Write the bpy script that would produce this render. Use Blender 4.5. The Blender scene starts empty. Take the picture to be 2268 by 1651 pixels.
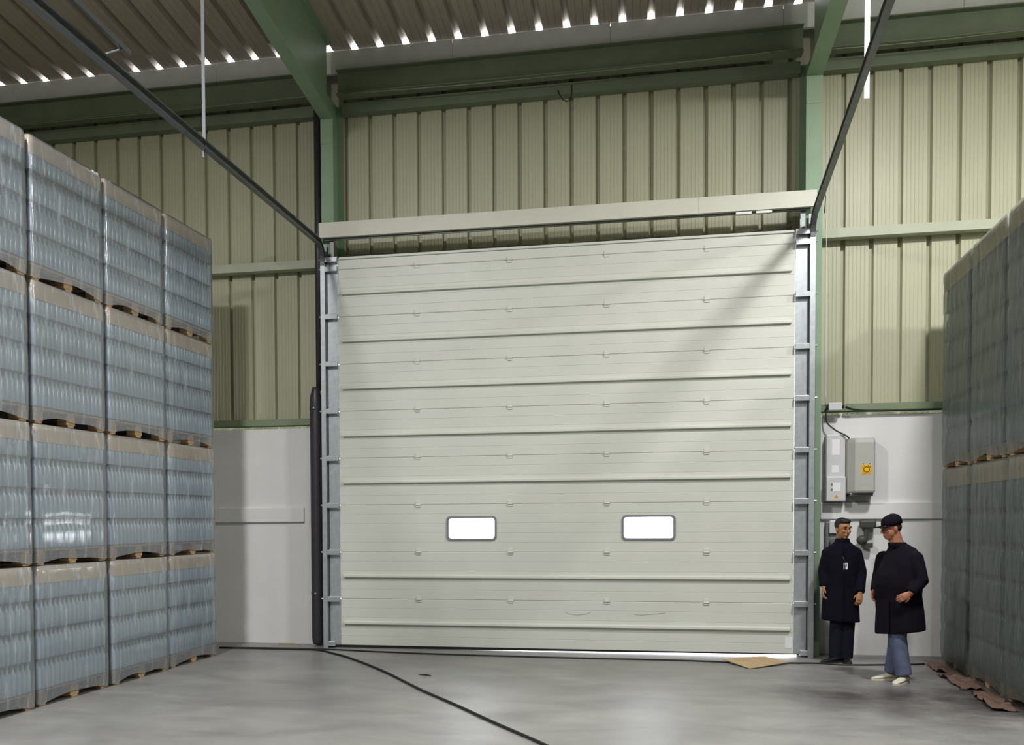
import bpy, bmesh, math, random
from mathutils import Vector, Matrix, noise
random.seed(7)
scn = bpy.context.scene
COL = scn.collection
R = math.radians

# ------------------------------------------------------------------ camera
W, H = 2268, 1651
F, CX, CY = 2250.2, 950.86, 1221.6
yaw, pitch, roll = R(-11.684), R(-1.816), R(-0.338)
fw = Vector((math.sin(yaw) * math.cos(pitch), math.cos(yaw) * math.cos(pitch), math.sin(pitch)))
rt = Vector((math.cos(yaw), -math.sin(yaw), 0))
up = rt.cross(fw)
r2 = rt * math.cos(roll) + up * math.sin(roll)
u2 = -rt * math.sin(roll) + up * math.cos(roll)
cam = bpy.data.cameras.new('camera')
cam.sensor_fit = 'HORIZONTAL'; cam.sensor_width = 36.0
cam.lens = F * 36.0 / W
cam.shift_x = (W / 2 - CX) / W
cam.shift_y = (CY - H / 2) / W
cam.clip_start = 0.05; cam.clip_end = 500
camo = bpy.data.objects.new('camera', cam); COL.objects.link(camo)
camo.matrix_world = Matrix(((r2.x, u2.x, -fw.x, 1.0086), (r2.y, u2.y, -fw.y, -12.7576), (r2.z, u2.z, -fw.z, 1.6742), (0, 0, 0, 1)))
scn.camera = camo

# ------------------------------------------------------------------ world, lamps, exposure
scn.view_settings.view_transform = 'Standard'
scn.view_settings.look = 'None'
scn.view_settings.gamma = 1.0
scn.view_settings.use_curve_mapping = False
scn.view_settings.exposure = 0.28
wd = bpy.data.worlds.new('overcast_sky'); scn.world = wd; wd.use_nodes = True
bgn = wd.node_tree.nodes['Background']
bgn.inputs[0].default_value = (0.93, 0.96, 1.0, 1); bgn.inputs[1].default_value = 12.0
cy = scn.cycles
cy.max_bounces = 7; cy.diffuse_bounces = 4; cy.glossy_bounces = 3; cy.transmission_bounces = 3; cy.transparent_max_bounces = 8
cy.caustics_reflective = False; cy.caustics_refractive = False

def high_bay_or_fill(x, y, z, watts, leak=0.28, col=(1.0, 0.992, 0.965)):
    l = bpy.data.lights.new('high_bay_or_fill_light', 'AREA'); l.shape = 'DISK'; l.size = 0.75
    l.energy = watts; l.color = col
    o = bpy.data.objects.new('high_bay_or_fill_light', l); o.location = (x, y, z); COL.objects.link(o)
    # added point light to all sides, brightens the purlins and roof
    p = bpy.data.lights.new('added_leak_light', 'POINT'); p.shadow_soft_size = 0.25; p.energy = watts * leak; p.color = col
    q = bpy.data.objects.new('added_leak_light', p); q.location = (x, y, z + .12); COL.objects.link(q)
    return o
high_bay_or_fill(-3.35, -8.6, 7.4, 520)
high_bay_or_fill(4.35, -4.6, 7.2, 330)
high_bay_or_fill(8.3, -4.7, 7.2, 250)
high_bay_or_fill(-3.2, -14.5, 7.5, 100)  # added unseen light behind the viewer, brightens the stack faces
high_bay_or_fill(4.25, -13.0, 7.5, 150)  # second added light out of view, also for the stack faces

# ------------------------------------------------------------------ materials
def lin(c):
    return tuple((v / 12.92 if v <= 0.04045 else ((v + 0.055) / 1.055) ** 2.4) for v in [x / 255 for x in c])

def mat(name, rgb, rough=0.6, metal=0.0, var=0.12, scale=6.0, bump=0.0, bscale=60.0, stretch=(1, 1, 1), spec=0.5, coat=0.0):
    m = bpy.data.materials.new(name); m.use_nodes = True
    nt = m.node_tree; b = nt.nodes['Principled BSDF']
    tc = nt.nodes.new('ShaderNodeTexCoord'); mp = nt.nodes.new('ShaderNodeMapping')
    mp.inputs['Scale'].default_value = stretch
    nt.links.new(tc.outputs['Object'], mp.inputs['Vector'])
    n = nt.nodes.new('ShaderNodeTexNoise'); n.inputs['Scale'].default_value = scale; n.inputs['Detail'].default_value = 5
    nt.links.new(mp.outputs[0], n.inputs['Vector'])
    rp = nt.nodes.new('ShaderNodeValToRGB')
    c = lin(rgb)
    rp.color_ramp.elements[0].position = 0.3; rp.color_ramp.elements[1].position = 0.7
    rp.color_ramp.elements[0].color = (*[v * (1 - var) for v in c], 1)
    rp.color_ramp.elements[1].color = (*[min(1, v * (1 + var)) for v in c], 1)
    nt.links.new(n.outputs['Fac'], rp.inputs[0]); nt.links.new(rp.outputs[0], b.inputs['Base Color'])
    b.inputs['Roughness'].default_value = rough; b.inputs['Metallic'].default_value = metal
    b.inputs['Specular IOR Level'].default_value = spec
    b.inputs['Coat Weight'].default_value = coat
    if bump:
        n2 = nt.nodes.new('ShaderNodeTexNoise'); n2.inputs['Scale'].default_value = bscale
        nt.links.new(mp.outputs[0], n2.inputs['Vector'])
        bp = nt.nodes.new('ShaderNodeBump'); bp.inputs['Strength'].default_value = bump; bp.inputs['Distance'].default_value = 0.01
        nt.links.new(n2.outputs['Fac'], bp.inputs['Height']); nt.links.new(bp.outputs[0], b.inputs['Normal'])
    return m

M = {}
M['door'] = mat('door_white_paint', (216, 218, 210), 0.42, var=0.03, scale=2, bump=0.05, bscale=220)
M['clad'] = mat('cladding_cream_paint', (188, 187, 162), 0.42, var=0.04, scale=1.5)
M['roof'] = mat('roof_sheet_underside', (178, 167, 154), 0.6, var=0.10, scale=1.2)
M['wall'] = mat('white_plaster', (226, 226, 226), 0.85, var=0.03, scale=2.5, bump=0.12, bscale=40)
M['rear'] = mat('hall_cladding', (150, 150, 130), 0.7, var=0.06, scale=1.0)
M['green'] = mat('green_steel_paint', (138, 164, 136), 0.5, var=0.06, scale=4)
M['palegreen'] = mat('pale_green_paint', (184, 190, 170), 0.5, var=0.05, scale=4)
M['darkgreen'] = mat('beam_green_paint', (116, 128, 106), 0.55, var=0.10, scale=3)
M['ledge'] = mat('ledge_green_paint', (126, 140, 112), 0.55, var=0.06, scale=4)
M['galv'] = mat('galvanised_steel', (186, 192, 198), 0.38, metal=0.55, var=0.10, scale=18)
M['galvdark'] = mat('dull_track_steel', (120, 124, 124), 0.38, metal=0.7, var=0.12, scale=10)
M['purlin'] = mat('galvanised_purlin', (214, 216, 216), 0.5, metal=0.0, var=0.06, scale=5)
M['fascia'] = mat('white_header_paint', (214, 213, 200), 0.45, var=0.03, scale=3)
M['barwhite'] = mat('white_bar_paint', (236, 238, 234), 0.5, var=0.02)
M['rubber'] = mat('black_rubber', (26, 26, 28), 0.7, var=0.1)
M['pipe'] = mat('dark_plastic_pipe', (62, 60, 66), 0.42, var=0.10, scale=7)
M['grey_case'] = mat('grey_enclosure', (184, 184, 178), 0.45, var=0.03)
M['light_case'] = mat('light_enclosure', (206, 207, 210), 0.45, var=0.03)
M['paper'] = mat('white_label', (236, 236, 240), 0.7, var=0.02)
M['yellow'] = mat('yellow_label', (246, 186, 20), 0.5, var=0.03)
M['black'] = mat('black_print', (30, 24, 12), 0.6, var=0.05)
M['orange'] = mat('orange_label', (226, 150, 30), 0.5, var=0.03)
M['cable'] = mat('black_cable', (30, 31, 30), 0.55, var=0.08)
M['wire'] = mat('thin_grey_wire', (150, 152, 140), 0.35, metal=0.6, var=0.05)
M['card'] = mat('brown_cardboard', (182, 158, 122), 0.85, var=0.10, scale=9)
M['wood'] = mat('pallet_wood', (190, 160, 120), 0.8, var=0.22, scale=7, stretch=(1, 6, 6), bump=0.2)
M['tan'] = mat('tan_tray_board', (220, 188, 140), 0.75, var=0.10, scale=5)
M['pad'] = mat('divider_sheet', (62, 76, 96), 0.6, var=0.08)
M['glass'] = mat('pale_bottle_glass', (172, 197, 212), 0.26, var=0.10, scale=9, spec=0.8)
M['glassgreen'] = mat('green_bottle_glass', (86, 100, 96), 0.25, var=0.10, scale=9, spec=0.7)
M['coat'] = mat('dark_navy_cloth', (17, 16, 28), 0.9, var=0.15, scale=12, bump=0.25, bscale=90, spec=0.12)
M['coat2'] = mat('black_brown_cloth', (20, 17, 26), 0.9, var=0.15, scale=12, bump=0.25, bscale=90, spec=0.12)
M['trousers'] = mat('dark_trouser_cloth', (28, 28, 40), 0.9, var=0.15, scale=14, bump=0.2, spec=0.12)
M['jeans'] = mat('blue_denim', (84, 92, 118), 0.9, var=0.2, scale=14, bump=0.25, bscale=160)
M['skin'] = mat('skin_tone', (172, 122, 82), 0.55, var=0.08, scale=20)
M['skin2'] = mat('skin_tone_ruddy', (168, 112, 86), 0.55, var=0.08, scale=20)
M['hair'] = mat('black_hair', (22, 20, 20), 0.6, var=0.2, scale=60, bump=0.4, bscale=180)
M['shoe'] = mat('black_leather', (20, 19, 22), 0.4, var=0.1)
M['shoewhite'] = mat('cream_shoe_leather', (206, 202, 184), 0.6, var=0.08, scale=20)
M['debris'] = mat('torn_brown_wrap', (118, 92, 82), 0.7, var=0.3, scale=12, bump=0.4, bscale=30)
M['ground'] = mat('outdoor_concrete', (188, 188, 184), 0.9, var=0.08, scale=0.6)
M['valve'] = mat('dark_fitting', (66, 68, 60), 0.55, var=0.15, scale=20)

M['winframe'] = mat('grey_window_frame', (128, 130, 136), 0.5, var=0.04)
def film_material(name, milk, tint, rough, fmul, milkcol, bstr):
    m = bpy.data.materials.new(name); m.use_nodes = True; nt = m.node_tree
    for n in list(nt.nodes): nt.nodes.remove(n)
    out = nt.nodes.new('ShaderNodeOutputMaterial')
    tc = nt.nodes.new('ShaderNodeTexCoord')
    mp = nt.nodes.new('ShaderNodeMapping'); mp.inputs['Scale'].default_value = (14, 14, 2.2)
    nt.links.new(tc.outputs['Object'], mp.inputs[0])
    n1 = nt.nodes.new('ShaderNodeTexNoise'); n1.inputs['Scale'].default_value = 1.0; n1.inputs['Detail'].default_value = 3; n1.inputs['Distortion'].default_value = 1.0
    nt.links.new(mp.outputs[0], n1.inputs['Vector'])
    bp = nt.nodes.new('ShaderNodeBump'); bp.inputs['Strength'].default_value = bstr; bp.inputs['Distance'].default_value = 0.02
    nt.links.new(n1.outputs['Fac'], bp.inputs['Height'])
    tr = nt.nodes.new('ShaderNodeBsdfTransparent'); tr.inputs[0].default_value = (*tint, 1)
    df = nt.nodes.new('ShaderNodeBsdfDiffuse'); df.inputs[0].default_value = (*milkcol, 1)
    gl = nt.nodes.new('ShaderNodeBsdfGlossy'); gl.inputs['Roughness'].default_value = rough
    nt.links.new(bp.outputs[0], gl.inputs['Normal'])
    # milky creases: thin bright streaks where the film is doubled
    rp = nt.nodes.new('ShaderNodeValToRGB'); rp.color_ramp.elements[0].position = 0.54; rp.color_ramp.elements[1].position = 0.70
    rp.color_ramp.elements[0].color = (milk, milk, milk, 1); e = min(1, milk + 0.24); rp.color_ramp.elements[1].color = (e, e, e, 1)
    nt.links.new(n1.outputs['Fac'], rp.inputs[0])
    mx1 = nt.nodes.new('ShaderNodeMixShader'); nt.links.new(rp.outputs[0], mx1.inputs[0])
    nt.links.new(tr.outputs[0], mx1.inputs[1]); nt.links.new(df.outputs[0], mx1.inputs[2])
    fr = nt.nodes.new('ShaderNodeFresnel'); fr.inputs[0].default_value = 1.5
    nt.links.new(bp.outputs[0], fr.inputs['Normal'])
    mu = nt.nodes.new('ShaderNodeMath'); mu.operation = 'MULTIPLY'; mu.inputs[1].default_value = fmul; mu.use_clamp = True
    nt.links.new(fr.outputs[0], mu.inputs[0])
    mx2 = nt.nodes.new('ShaderNodeMixShader'); nt.links.new(mu.outputs[0], mx2.inputs[0])
    nt.links.new(mx1.outputs[0], mx2.inputs[1]); nt.links.new(gl.outputs[0], mx2.inputs[2])
    nt.links.new(mx2.outputs[0], out.inputs[0])
    return m
M['film'] = film_material('clear_shrink_film', 0.25, (0.93, 0.95, 0.98), 0.13, 1.6, (0.66, 0.72, 0.80), .08)
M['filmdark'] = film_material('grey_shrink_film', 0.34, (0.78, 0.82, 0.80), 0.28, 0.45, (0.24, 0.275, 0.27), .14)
M['scrapfilm'] = film_material('loose_film', 0.35, (0.9, 0.9, 0.9), 0.2, 1.2, (.7, .7, .7), .3)

def pane_material():
    m = bpy.data.materials.new('clear_acrylic_pane'); m.use_nodes = True; nt = m.node_tree
    for n in list(nt.nodes): nt.nodes.remove(n)
    out = nt.nodes.new('ShaderNodeOutputMaterial'); tr = nt.nodes.new('ShaderNodeBsdfTransparent'); tr.inputs[0].default_value = (0.96, 0.97, 0.98, 1)
    gl = nt.nodes.new('ShaderNodeBsdfGlossy'); gl.inputs['Roughness'].default_value = 0.03
    fr = nt.nodes.new('ShaderNodeFresnel'); fr.inputs[0].default_value = 1.45
    mx = nt.nodes.new('ShaderNodeMixShader'); nt.links.new(fr.outputs[0], mx.inputs[0]); nt.links.new(tr.outputs[0], mx.inputs[1]); nt.links.new(gl.outputs[0], mx.inputs[2])
    nt.links.new(mx.outputs[0], out.inputs[0]); return m
M['pane'] = pane_material()

def floor_material():
    m = mat('concrete_floor', (150, 150, 152), 0.5, var=0.0)
    nt = m.node_tree; b = nt.nodes['Principled BSDF']
    tc = nt.nodes.new('ShaderNodeTexCoord')
    def noise_ramp(scale, stretch, p0, p1, v0, v1, rot=0, dist=0.0):
        mp = nt.nodes.new('ShaderNodeMapping'); mp.inputs['Scale'].default_value = stretch; mp.inputs['Rotation'].default_value = (0, 0, rot)
        nt.links.new(tc.outputs['Object'], mp.inputs[0])
        n = nt.nodes.new('ShaderNodeTexNoise'); n.inputs['Scale'].default_value = scale; n.inputs['Detail'].default_value = 7; n.inputs['Roughness'].default_value = 0.62; n.inputs['Distortion'].default_value = dist
        nt.links.new(mp.outputs[0], n.inputs['Vector'])
        r = nt.nodes.new('ShaderNodeValToRGB'); r.color_ramp.elements[0].position = p0; r.color_ramp.elements[1].position = p1
        r.color_ramp.elements[0].color = (v0, v0, v0, 1); r.color_ramp.elements[1].color = (v1, v1, v1, 1)
        nt.links.new(n.outputs['Fac'], r.inputs[0]); return r, n
    a, _ = noise_ramp(0.9, (1, 1, 1), 0.3, 0.7, 0.78, 1.1)
    s, _ = noise_ramp(1.3, (0.7, 1.3, 1), 0.36, 0.62, 0.74, 1.0, rot=R(-24), dist=0.8)
    g, gn = noise_ramp(38, (1, 1, 1), 0.3, 0.7, 0.92, 1.06)
    base = nt.nodes.new('ShaderNodeRGB'); base.outputs[0].default_value = (*lin((145, 144, 142)), 1)
    prev = base.outputs[0]
    for r in (a, s, g):
        x = nt.nodes.new('ShaderNodeMix'); x.data_type = 'RGBA'; x.blend_type = 'MULTIPLY'; x.inputs[0].default_value = 1.0
        nt.links.new(prev, x.inputs[6]); nt.links.new(r.outputs[0], x.inputs[7]); prev = x.outputs[2]
    # brown tyre scuffs / oil stain with the right stack's floor shade painted in, and a darker strip along the wall foot
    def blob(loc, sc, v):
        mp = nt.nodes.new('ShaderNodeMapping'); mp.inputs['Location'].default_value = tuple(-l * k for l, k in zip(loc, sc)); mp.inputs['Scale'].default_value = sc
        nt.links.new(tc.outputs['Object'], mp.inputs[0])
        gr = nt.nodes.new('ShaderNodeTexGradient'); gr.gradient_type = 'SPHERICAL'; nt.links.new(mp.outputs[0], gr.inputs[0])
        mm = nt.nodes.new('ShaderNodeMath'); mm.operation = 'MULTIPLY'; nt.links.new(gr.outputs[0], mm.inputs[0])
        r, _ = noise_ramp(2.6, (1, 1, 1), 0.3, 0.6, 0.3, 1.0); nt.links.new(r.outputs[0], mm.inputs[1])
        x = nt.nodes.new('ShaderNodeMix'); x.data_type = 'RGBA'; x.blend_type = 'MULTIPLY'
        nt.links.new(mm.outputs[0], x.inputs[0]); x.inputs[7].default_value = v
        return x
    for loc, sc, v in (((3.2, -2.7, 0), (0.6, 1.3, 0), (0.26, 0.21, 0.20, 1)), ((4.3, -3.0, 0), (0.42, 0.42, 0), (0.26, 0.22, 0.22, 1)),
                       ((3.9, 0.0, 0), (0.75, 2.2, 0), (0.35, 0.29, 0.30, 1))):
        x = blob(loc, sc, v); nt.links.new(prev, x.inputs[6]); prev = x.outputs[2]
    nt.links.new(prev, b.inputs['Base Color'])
    rr = nt.nodes.new('ShaderNodeMapRange'); rr.inputs[3].default_value = 0.26; rr.inputs[4].default_value = 0.50
    nt.links.new(gn.outputs['Fac'], rr.inputs[0]); nt.links.new(rr.outputs[0], b.inputs['Roughness'])
    bp = nt.nodes.new('ShaderNodeBump'); bp.inputs['Strength'].default_value = 0.12; bp.inputs['Distance'].default_value = 0.004
    nt.links.new(gn.outputs['Fac'], bp.inputs['Height']); nt.links.new(bp.outputs[0], b.inputs['Normal'])
    return m
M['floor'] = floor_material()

# ------------------------------------------------------------------ mesh helpers
class MB:
    def __init__(s): s.v = []; s.f = []
    def add(s, vs, fs):
        n = len(s.v); s.v += [tuple(v) for v in vs]; s.f += [tuple(i + n for i in f) for f in fs]; return s
    def box(s, x0, x1, y0, y1, z0, z1):
        return s.add([(x0, y0, z0), (x1, y0, z0), (x1, y1, z0), (x0, y1, z0), (x0, y0, z1), (x1, y0, z1), (x1, y1, z1), (x0, y1, z1)],
                     [(0, 3, 2, 1), (4, 5, 6, 7), (0, 1, 5, 4), (1, 2, 6, 5), (2, 3, 7, 6), (3, 0, 4, 7)])
    def bevbox(s, x0, x1, y0, y1, z0, z1, b=0.006):
        bm = bmesh.new()
        bmesh.ops.create_cube(bm, size=1.0)
        for v in bm.verts:
            v.co = ((x0 + x1) / 2 + v.co.x * (x1 - x0), (y0 + y1) / 2 + v.co.y * (y1 - y0), (z0 + z1) / 2 + v.co.z * (z1 - z0))
        bmesh.ops.bevel(bm, geom=list(bm.edges), offset=b, segments=2, profile=0.5, affect='EDGES')
        bm.verts.index_update()
        s.add([v.co[:] for v in bm.verts], [[v.index for v in f.verts] for f in bm.faces]); bm.free(); return s
    def prism_x(s, prof, x0, x1):      # prof: closed list of (y, z)
        n = len(prof)
        vs = [(x0, y, z) for y, z in prof] + [(x1, y, z) for y, z in prof]
        fs = [(i, (i + 1) % n, n + (i + 1) % n, n + i) for i in range(n)] + [tuple(range(n))[::-1], tuple(range(n, 2 * n))]
        return s.add(vs, fs)
    def prism_z(s, prof, z0, z1):      # prof: closed list of (x, y)
        n = len(prof)
        vs = [(x, y, z0) for x, y in prof] + [(x, y, z1) for x, y in prof]
        fs = [(i, (i + 1) % n, n + (i + 1) % n, n + i) for i in range(n)] + [tuple(range(n))[::-1], tuple(range(n, 2 * n))]
        return s.add(vs, fs)
    def prism_y(s, prof, y0, y1):      # prof: closed list of (x, z)
        n = len(prof)
        vs = [(x, y0, z) for x, z in prof] + [(x, y1, z) for x, z in prof]
        fs = [(i, (i + 1) % n, n + (i + 1) % n, n + i) for i in range(n)] + [tuple(range(n))[::-1], tuple(range(n, 2 * n))]
        return s.add(vs, fs)
    def tube(s, pts, rad, seg=8, cap=True):
        pts = [Vector(p) for p in pts]; n = len(pts)
        rad = rad if isinstance(rad, (list, tuple)) else [rad] * n
        prevn = None; rings = []
        for i, p in enumerate(pts):
            t = (pts[min(i + 1, n - 1)] - pts[max(i - 1, 0)]).normalized()
            if prevn is None:
                ref = Vector((0, 0, 1)) if abs(t.z) < 0.9 else Vector((1, 0, 0))
                nn = t.cross(ref).normalized()
            else:
                nn = (prevn - t * prevn.dot(t)).normalized()
            prevn = nn; bb = t.cross(nn)
            rings.append([p + (nn * math.cos(2 * math.pi * k / seg) + bb * math.sin(2 * math.pi * k / seg)) * rad[i] for k in range(seg)])
        vs = [v for r in rings for v in r]
        fs = [(i * seg + k, i * seg + (k + 1) % seg, (i + 1) * seg + (k + 1) % seg, (i + 1) * seg + k) for i in range(n - 1) for k in range(seg)]
        if cap: fs += [tuple(range(seg))[::-1], tuple(range((n - 1) * seg, n * seg))]
        return s.add(vs, fs)
    def sweep(s, pts, sec, upv=(0, 0, 1)):   # sec: closed list of (a, b) offsets; a along side, b along up
        pts = [Vector(p) for p in pts]; n = len(pts); m = len(sec); upv = Vector(upv); vs = []
        for i, p in enumerate(pts):
            t = (pts[min(i + 1, n - 1)] - pts[max(i - 1, 0)]).normalized()
            side = Vector((1, 0, 0)); side = (side - t * side.dot(t)).normalized(); w = side.cross(t) * -1
            vs += [p + side * a_ + w * b_ for a_, b_ in sec]
        fs = [(i * m + k, i * m + (k + 1) % m, (i + 1) * m + (k + 1) % m, (i + 1) * m + k) for i in range(n - 1) for k in range(m)]
        fs += [tuple(range(m))[::-1], tuple(range((n - 1) * m, n * m))]
        return s.add(vs, fs)
    def loft(s, rings):                  # rings of equal length, capped
        m = len(rings[0]); n = len(rings)
        vs = [v for r in rings for v in r]
        fs = [(i * m + k, i * m + (k + 1) % m, (i + 1) * m + (k + 1) % m, (i + 1) * m + k) for i in range(n - 1) for k in range(m)]
        fs += [tuple(range(m))[::-1], tuple(range((n - 1) * m, n * m))]
        return s.add(vs, fs)
    def ell(s, c, r, seg=20, rings=12, rot=None):
        c = Vector(c); vs = []
        for i in range(1, rings):
            th = math.pi * i / rings
            for k in range(seg):
                ph = 2 * math.pi * k / seg
                vs.append(Vector((r[0] * math.sin(th) * math.cos(ph), r[1] * math.sin(th) * math.sin(ph), r[2] * math.cos(th))))
        top = len(vs); vs.append(Vector((0, 0, r[2]))); vs.append(Vector((0, 0, -r[2])))
        fs = [(i * seg + k, (i + 1) * seg + k, (i + 1) * seg + (k + 1) % seg, i * seg + (k + 1) % seg) for i in range(rings - 2) for k in range(seg)]
        fs += [(top, k, (k + 1) % seg) for k in range(seg)]
        fs += [(top + 1, (rings - 2) * seg + (k + 1) % seg, (rings - 2) * seg + k) for k in range(seg)]
        if rot is not None: vs = [rot @ v for v in vs]
        return s.add([v + c for v in vs], fs)
    def mesh(s, name, smooth=False):
        me = bpy.data.meshes.new(name); me.from_pydata(s.v, [], s.f); me.update()
        bm = bmesh.new(); bm.from_mesh(me); bmesh.ops.recalc_face_normals(bm, faces=list(bm.faces)); bm.to_mesh(me); bm.free()
        if smooth: me.polygons.foreach_set('use_smooth', [True] * len(me.polygons))
        return me
    def build(s, name, m, parent=None, smooth=False, loc=None):
        return place(name, s.mesh(name, smooth), m, parent, loc)

def place(name, me, m, parent=None, loc=None, rotz=0.0, scale=None):
    if m is not None and not me.materials: me.materials.append(m)
    o = bpy.data.objects.new(name, me); COL.objects.link(o)
    if parent: o.parent = parent
    if loc is not None: o.location = loc
    if rotz: o.rotation_euler = (0, 0, rotz)
    if scale is not None: o.scale = scale
    return o
def empty(name, loc=(0, 0, 0), rotz=0.0):
    o = bpy.data.objects.new(name, None); COL.objects.link(o); o.location = loc; o.rotation_euler = (0, 0, rotz)
    o.empty_display_size = 0.1; return o
def tag(o, label=None, cat=None, group=None, kind=None):
    if label: o['label'] = label
    if cat: o['category'] = cat
    if group: o['group'] = group
    if kind: o['kind'] = kind
    return o

# ------------------------------------------------------------------ setting: floor, outside ground, shell
WY = 0.55         # inner face of the metal cladding
XW = 9.0
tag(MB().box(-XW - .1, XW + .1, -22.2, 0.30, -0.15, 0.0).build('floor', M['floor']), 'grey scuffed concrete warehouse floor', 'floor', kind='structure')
tag(MB().box(-60, 60, 0.31, 90, -0.30, -0.012).build('ground', M['ground']), 'pale concrete yard outside the big door', 'ground', kind='structure')
tag(MB().box(-XW - .1, -XW, -22.2, 0.75, 0.0, 9.6).build('wall_left', M['rear']), 'plain side wall of the hall behind the left stack', 'wall', kind='structure')
tag(MB().box(XW, XW + .1, -22.2, 0.75, 0.0, 9.6).build('wall_right', M['rear']), 'plain side wall of the hall behind the right stack', 'wall', kind='structure')
tag(MB().box(-XW - .1, XW + .1, -22.2, -22.1, 0.0, 9.6).build('wall_front', M['rear']), 'far end wall of the hall behind the viewer', 'wall', kind='structure')

# cladding of the back wall: every tray panel is a piece
wall = tag(empty('wall_back', (0, WY, 0)), 'cream ribbed metal cladding of the back wall above the white base', 'wall', kind='structure')
lines_c = [-0.1833 + 0.3335 * k for k in range(-9, 10)]
lines_l = [-3.529 - 0.3336 * k for k in range(0, 18)]
lines_r = [3.444 + 0.3258 * k for k in range(0, 18)]
lines = sorted(l for l in lines_l if l > -9.3) + [l for l in lines_c if -3.25 < l < 3.2] + [3.13] + [l for l in lines_r if l < 9.3]
def clad_mesh(z0, z1):
    p = 1.0 / 3.0
    pr = [(0, .070), (.020, .070), (.031, 0)]
    for c in (.075, .122, .167, .211, .258):
        pr += [(c - .006, 0), (c - .003, -.0035), (c + .003, -.0035), (c + .006, 0)]
    pr += [(p - .031, 0), (p - .020, .070), (p, .070)]
    n = len(pr); mb = MB()
    vs = [(x, y, z0) for x, y in pr] + [(x, y, z1) for x, y in pr] + [(x, y + .004, z0) for x, y in pr] + [(x, y + .004, z1) for x, y in pr]
    fs = [(i, i + 1, n + i + 1, n + i) for i in range(n - 1)] + [(2 * n + i, 3 * n + i, 3 * n + i + 1, 2 * n + i + 1) for i in range(n - 1)]
    mb.add(vs, fs); return mb.mesh('cladding_panel')
cm_full, cm_top = clad_mesh(2.80, 7.74), clad_mesh(4.86, 7.74)
for m_ in (cm_full, cm_top): m_.materials.append(M['clad'])
for a_, b_ in zip(lines[:-1], lines[1:]):
    mid = (a_ + b_) / 2
    o = place('cladding_panel', cm_top if -2.95 < mid < 2.95 else cm_full, None, wall, (a_, 0, 0), scale=((b_ - a_ + .001) * 3.0, 1, 1))

# white masonry base walls with a projecting band
def dado(name, x0, x1, bx0, bx1, label):
    w = tag(MB().box(x0, x1, 0.30, 0.50, 0.0, 2.90).build(name, M['wall']), label, 'wall', kind='structure')
    b = MB().bevbox(bx0, bx1, 0.262, 0.305, 1.640, 1.845, 0.012).build('projecting_band', M['wall'], w)
    return w
dado('wall_lower_left', -XW, -2.90, -XW, -3.40, 'white plastered base wall between the stacked bottles and the dark pipe')
dado('wall_lower_right', 2.95, XW, 3.16, XW, 'white plastered base wall behind the two standing men')
# unseen reveal added around the door opening to block daylight leaks
tag(MB().box(-2.99, -2.86, 0.06, 0.62, -.1, 5.0).build('trim_1', M['purlin']), 'grey metal reveal added to block daylight along the left edge of the door opening', 'trim', kind='structure')
tag(MB().box(2.86, 2.99, 0.06, 0.62, -.1, 5.0).build('trim_2', M['purlin']), 'grey metal reveal added to block daylight along the right edge of the door opening', 'trim', kind='structure')
tag(MB().box(-2.99, 2.99, 0.06, 0.62, 4.90, 5.0).build('trim_3', M['purlin']), 'grey metal lintel reveal added to block daylight behind the top of the door', 'trim', kind='structure')

tag(MB().prism_x([(0.555, 7.68), (0.60, 7.68), (0.60, 7.72), (0.288, 7.797), (0.288, 7.775), (0.555, 7.70)], -XW, XW).build('trim_4', M['purlin']), 'added metal closing strip against sky light between the cladding top and the eaves purlin', 'trim', kind='structure')  # unseen strip added to stop sky light entering above the cladding
# roof: each ribbed sheet is a piece
RS = 0.07
roof = tag(empty('ceiling', (0, 0.285, 7.822)), 'brown-grey ribbed metal roof seen from below', 'roof', kind='structure')
PR = 0.3438
def roof_mesh():
    h = 0.078
    pr = [(0, h), (.022, h), (.046, 0), (.12, 0), (.125, .006), (.13, 0), (.21, 0), (.215, .006), (.22, 0), (PR - .046, 0), (PR - .022, h), (PR + .001, h)]
    n = len(pr); L = 22.6; mb = MB()
    vs = []
    for dz in (0, .006):
        for y in (0, -L): vs += [(x, y, z + dz - y * RS) for x, z in pr]
    fs = [(i, i + 1, n + i + 1, n + i) for i in range(n - 1)] + [(2 * n + i, 3 * n + i, 3 * n + i + 1, 2 * n + i + 1) for i in range(n - 1)]
    fs += [(i, 2 * n + i, 2 * n + i + 1, i + 1) for i in range(n - 1)]
    mb.add(vs, fs); me = mb.mesh('roof_sheet'); me.materials.append(M['roof']); return me
rm = roof_mesh()
for k in range(-18, 36):
    place('roof_sheet', rm, None, roof, (-2.979 + PR * k, 0, 0))

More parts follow.
